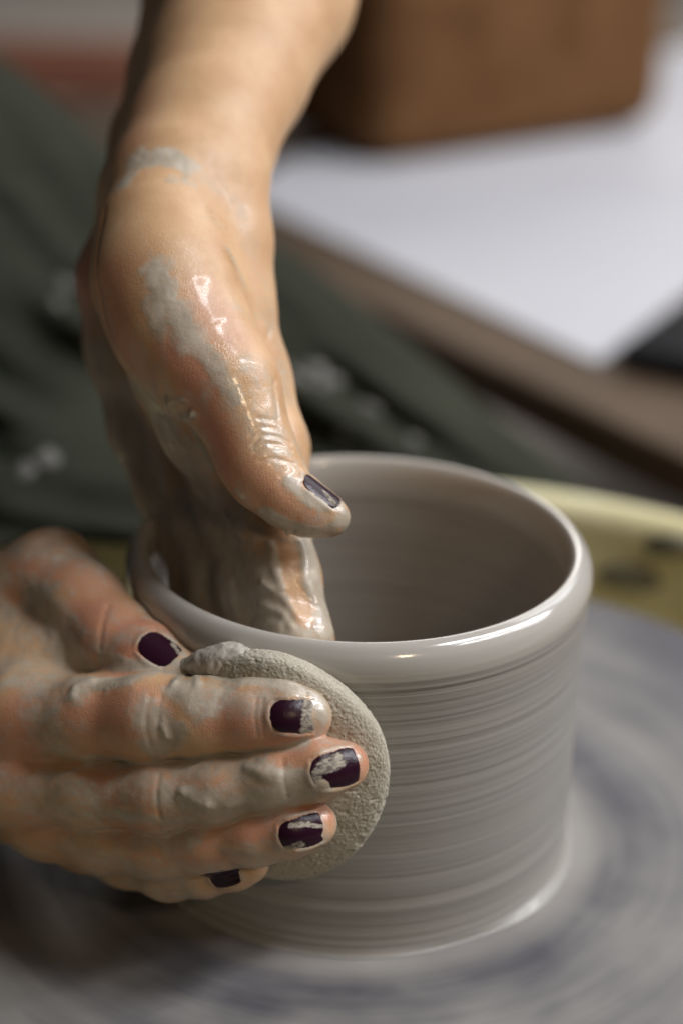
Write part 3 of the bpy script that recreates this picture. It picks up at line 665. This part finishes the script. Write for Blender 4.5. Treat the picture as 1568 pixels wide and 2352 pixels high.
Pf = Pf + Nn.reshape(-1, 3) * ((grain + pits * .5) * .6)[:, None]
i = (np.arange(nr - 1)[:, None] * na); j = np.arange(na)[None]; j2 = (j + 1) % na
F = np.stack([i + j, i + na + j, i + na + j2, i + j2], -1).reshape(-1, 4)
sp = tag(mesh_obj('sponge', Pf, F, SPONGE), 'round flat sandy beige sponge held against the pot wall under the fingers', 'sponge')

pts = [at(380, 1560, 500), at(620, 1480, 460), at(380, 1480, 460), at(620, 1560, 500)]
vs = Vol(np.min(pts, 0) - 6, np.max(pts, 0) + 6, .4)
vs.chain([(432, 1530, 483, 2.6), (476, 1526, 478.5, 3.0), (525, 1511, 476, 2.8), (578, 1506, 474, 1.2)], 5)
vs.chain([(500, 1526, 475, 2.8), (540, 1508, 474, 2.2), (566, 1518, 472.5, 1.5), (582, 1534, 472, .7)], 3)
P, F = vs.mesh(); P = P + vs.grad(P) * ((fbm(P / 2.5, 3, 91) - .5) * 1.3)[:, None]
mesh_obj('clay_smear', P, F, SLIP, sp)

# ------------------------------------------------------------------ apron over the legs, behind the wheel
CLOTH = None
m, nt, b = mat('dark_green_cloth'); v = objco(nt)
n = noise(nt, v, 9, 4); wv = noise(nt, v, 700, 2)
nt.links.new(mixc(nt, mapr(nt, n, .3, .7), (0.021, 0.0225, 0.0155), (0.041, 0.044, 0.031)), b.inputs['Base Color']); b.inputs['Roughness'].default_value = .95; b.inputs['Specular IOR Level'].default_value = .08
nt.links.new(bump(nt, wv, .3, .0006), b.inputs['Normal']); CLOTH = m
edge = smooth_prof([(-330, -120), (-120, 40), (0, 128), (130, 225), (250, 338), (420, 440), (600, 528), (780, 660), (950, 795), (1130, 945), (1320, 1100), (1370, 1140)], 8)
ns = len(edge); nt_ = 60
tt = np.linspace(-.32, 1, nt_)
P = np.zeros((ns, nt_, 3))
for i_, (ex_, ey_) in enumerate(edge):
    s_ = i_ / (ns - 1)
    for j_, t in enumerate(tt):
        if t >= 0:
            px_, py_ = ex_ - 420 * t * (1 - .6 * s_), ey_ + (1205 + 90 * s_ - ey_) * t
            dp = 925 - 60 * s_ - 250 * t ** .8 * (1 - .75 * s_) - 34 * math.sqrt(min(t / .18, 1))
        else:
            px_, py_ = ex_ + 55 * -t, ey_ + 160 * -t; dp = 925 - 60 * s_ + 260 * math.sqrt(-t)
        P[i_, j_] = at(px_, py_, dp)
Pf = P.reshape(-1, 3)
si = np.repeat(np.linspace(0, 1, ns), nt_); ti = np.tile(tt, ns)
fold = fbm(np.stack([si * 2.2 + ti * 1.2, ti * 7.5 - si * 3, 0 * si], -1), 3, 61) - .5
Pf = Pf - FW * (fold * 110 * sstep(.0, .2, ti) * (1 - .65 * si))[:, None]
i = (np.arange(ns - 1)[:, None] * nt_ + np.arange(nt_ - 1)[None]).ravel()
F = np.stack([i, i + nt_, i + nt_ + 1, i + 1], -1)
if np.cross(Pf[F[800, 1]] - Pf[F[800, 0]], Pf[F[800, 3]] - Pf[F[800, 0]]) @ FW > 0: F = F[:, ::-1]
apron = mesh_obj('apron', Pf, F, CLOTH, person)
mod = apron.modifiers.new('thickness', 'SOLIDIFY'); mod.thickness = .003
apron['label'] = 'dark green apron spread over the knees with splashes of clay'
# splashes of clay lying on the cloth, and lumps of slurry stuck inside the pan
import bmesh
from mathutils.bvhtree import BVHTree
SPL = simple('dried_clay', (0.12, 0.115, 0.105), (0.19, 0.18, 0.165), 60, .8, spec=.2)
def splat(name, bv, x, y, sx, sy, th, material, parent):
    O, D = rays([(x, y)])
    hit = bv.ray_cast(Vector(O[0]), Vector(D[0]))
    if hit[0] is None: return
    n = np.array(hit[1]); n = n if n @ FW < 0 else -n
    a1 = np.cross(n, UP); a1 /= np.linalg.norm(a1); a2 = np.cross(n, a1)
    bm = bmesh.new(); bmesh.ops.create_icosphere(bm, subdivisions=3, radius=1)
    Vs = np.array([q.co[:] for q in bm.verts]); Fs = [[q.index for q in f.verts] for f in bm.faces]; bm.free()
    wob = 1 + .9 * (fbm(Vs * 1.7 + x, 2, 3) - .5)
    Vs = np.array(hit[0]) + Vs[:, :1] * a1 * (sx * wob)[:, None] + Vs[:, 1:2] * a2 * (sy * wob)[:, None] + Vs[:, 2:3] * n * th
    mesh_obj(name, Vs, Fs, material, parent)
bv = BVHTree.FromPolygons([Vector(p) for p in Pf], F.tolist())
for (x, y, sx, sy) in [(690, 864, 7, 3), (728, 848, 5, 4), (762, 872, 7, 3.4), (742, 886, 4, 2.4), (668, 850, 4, 2.5), (700, 880, 3, 2), (855, 938, 5.5, 3), (838, 932, 3, 2), (788, 996, 3.6, 3), (950, 1010, 4.5, 3), (150, 650, 4, 5), (112, 1052, 4.5, 4.5), (62, 1078, 4, 5), (88, 1062, 3, 3), (130, 700, 2.5, 4)]:
    splat('clay_splash', bv, x, y, sx, sy, 1.5, SPL, apron)
bv = BVHTree.FromPolygons([Vector(p) for p in PANV], PANF.tolist())
for (x, y, sx, sy) in [(1540, 1250, 12, 5), (1440, 1325, 14, 6)]:
    splat('slurry_lump', bv, x, y, sx, sy, 4, GR, pan)
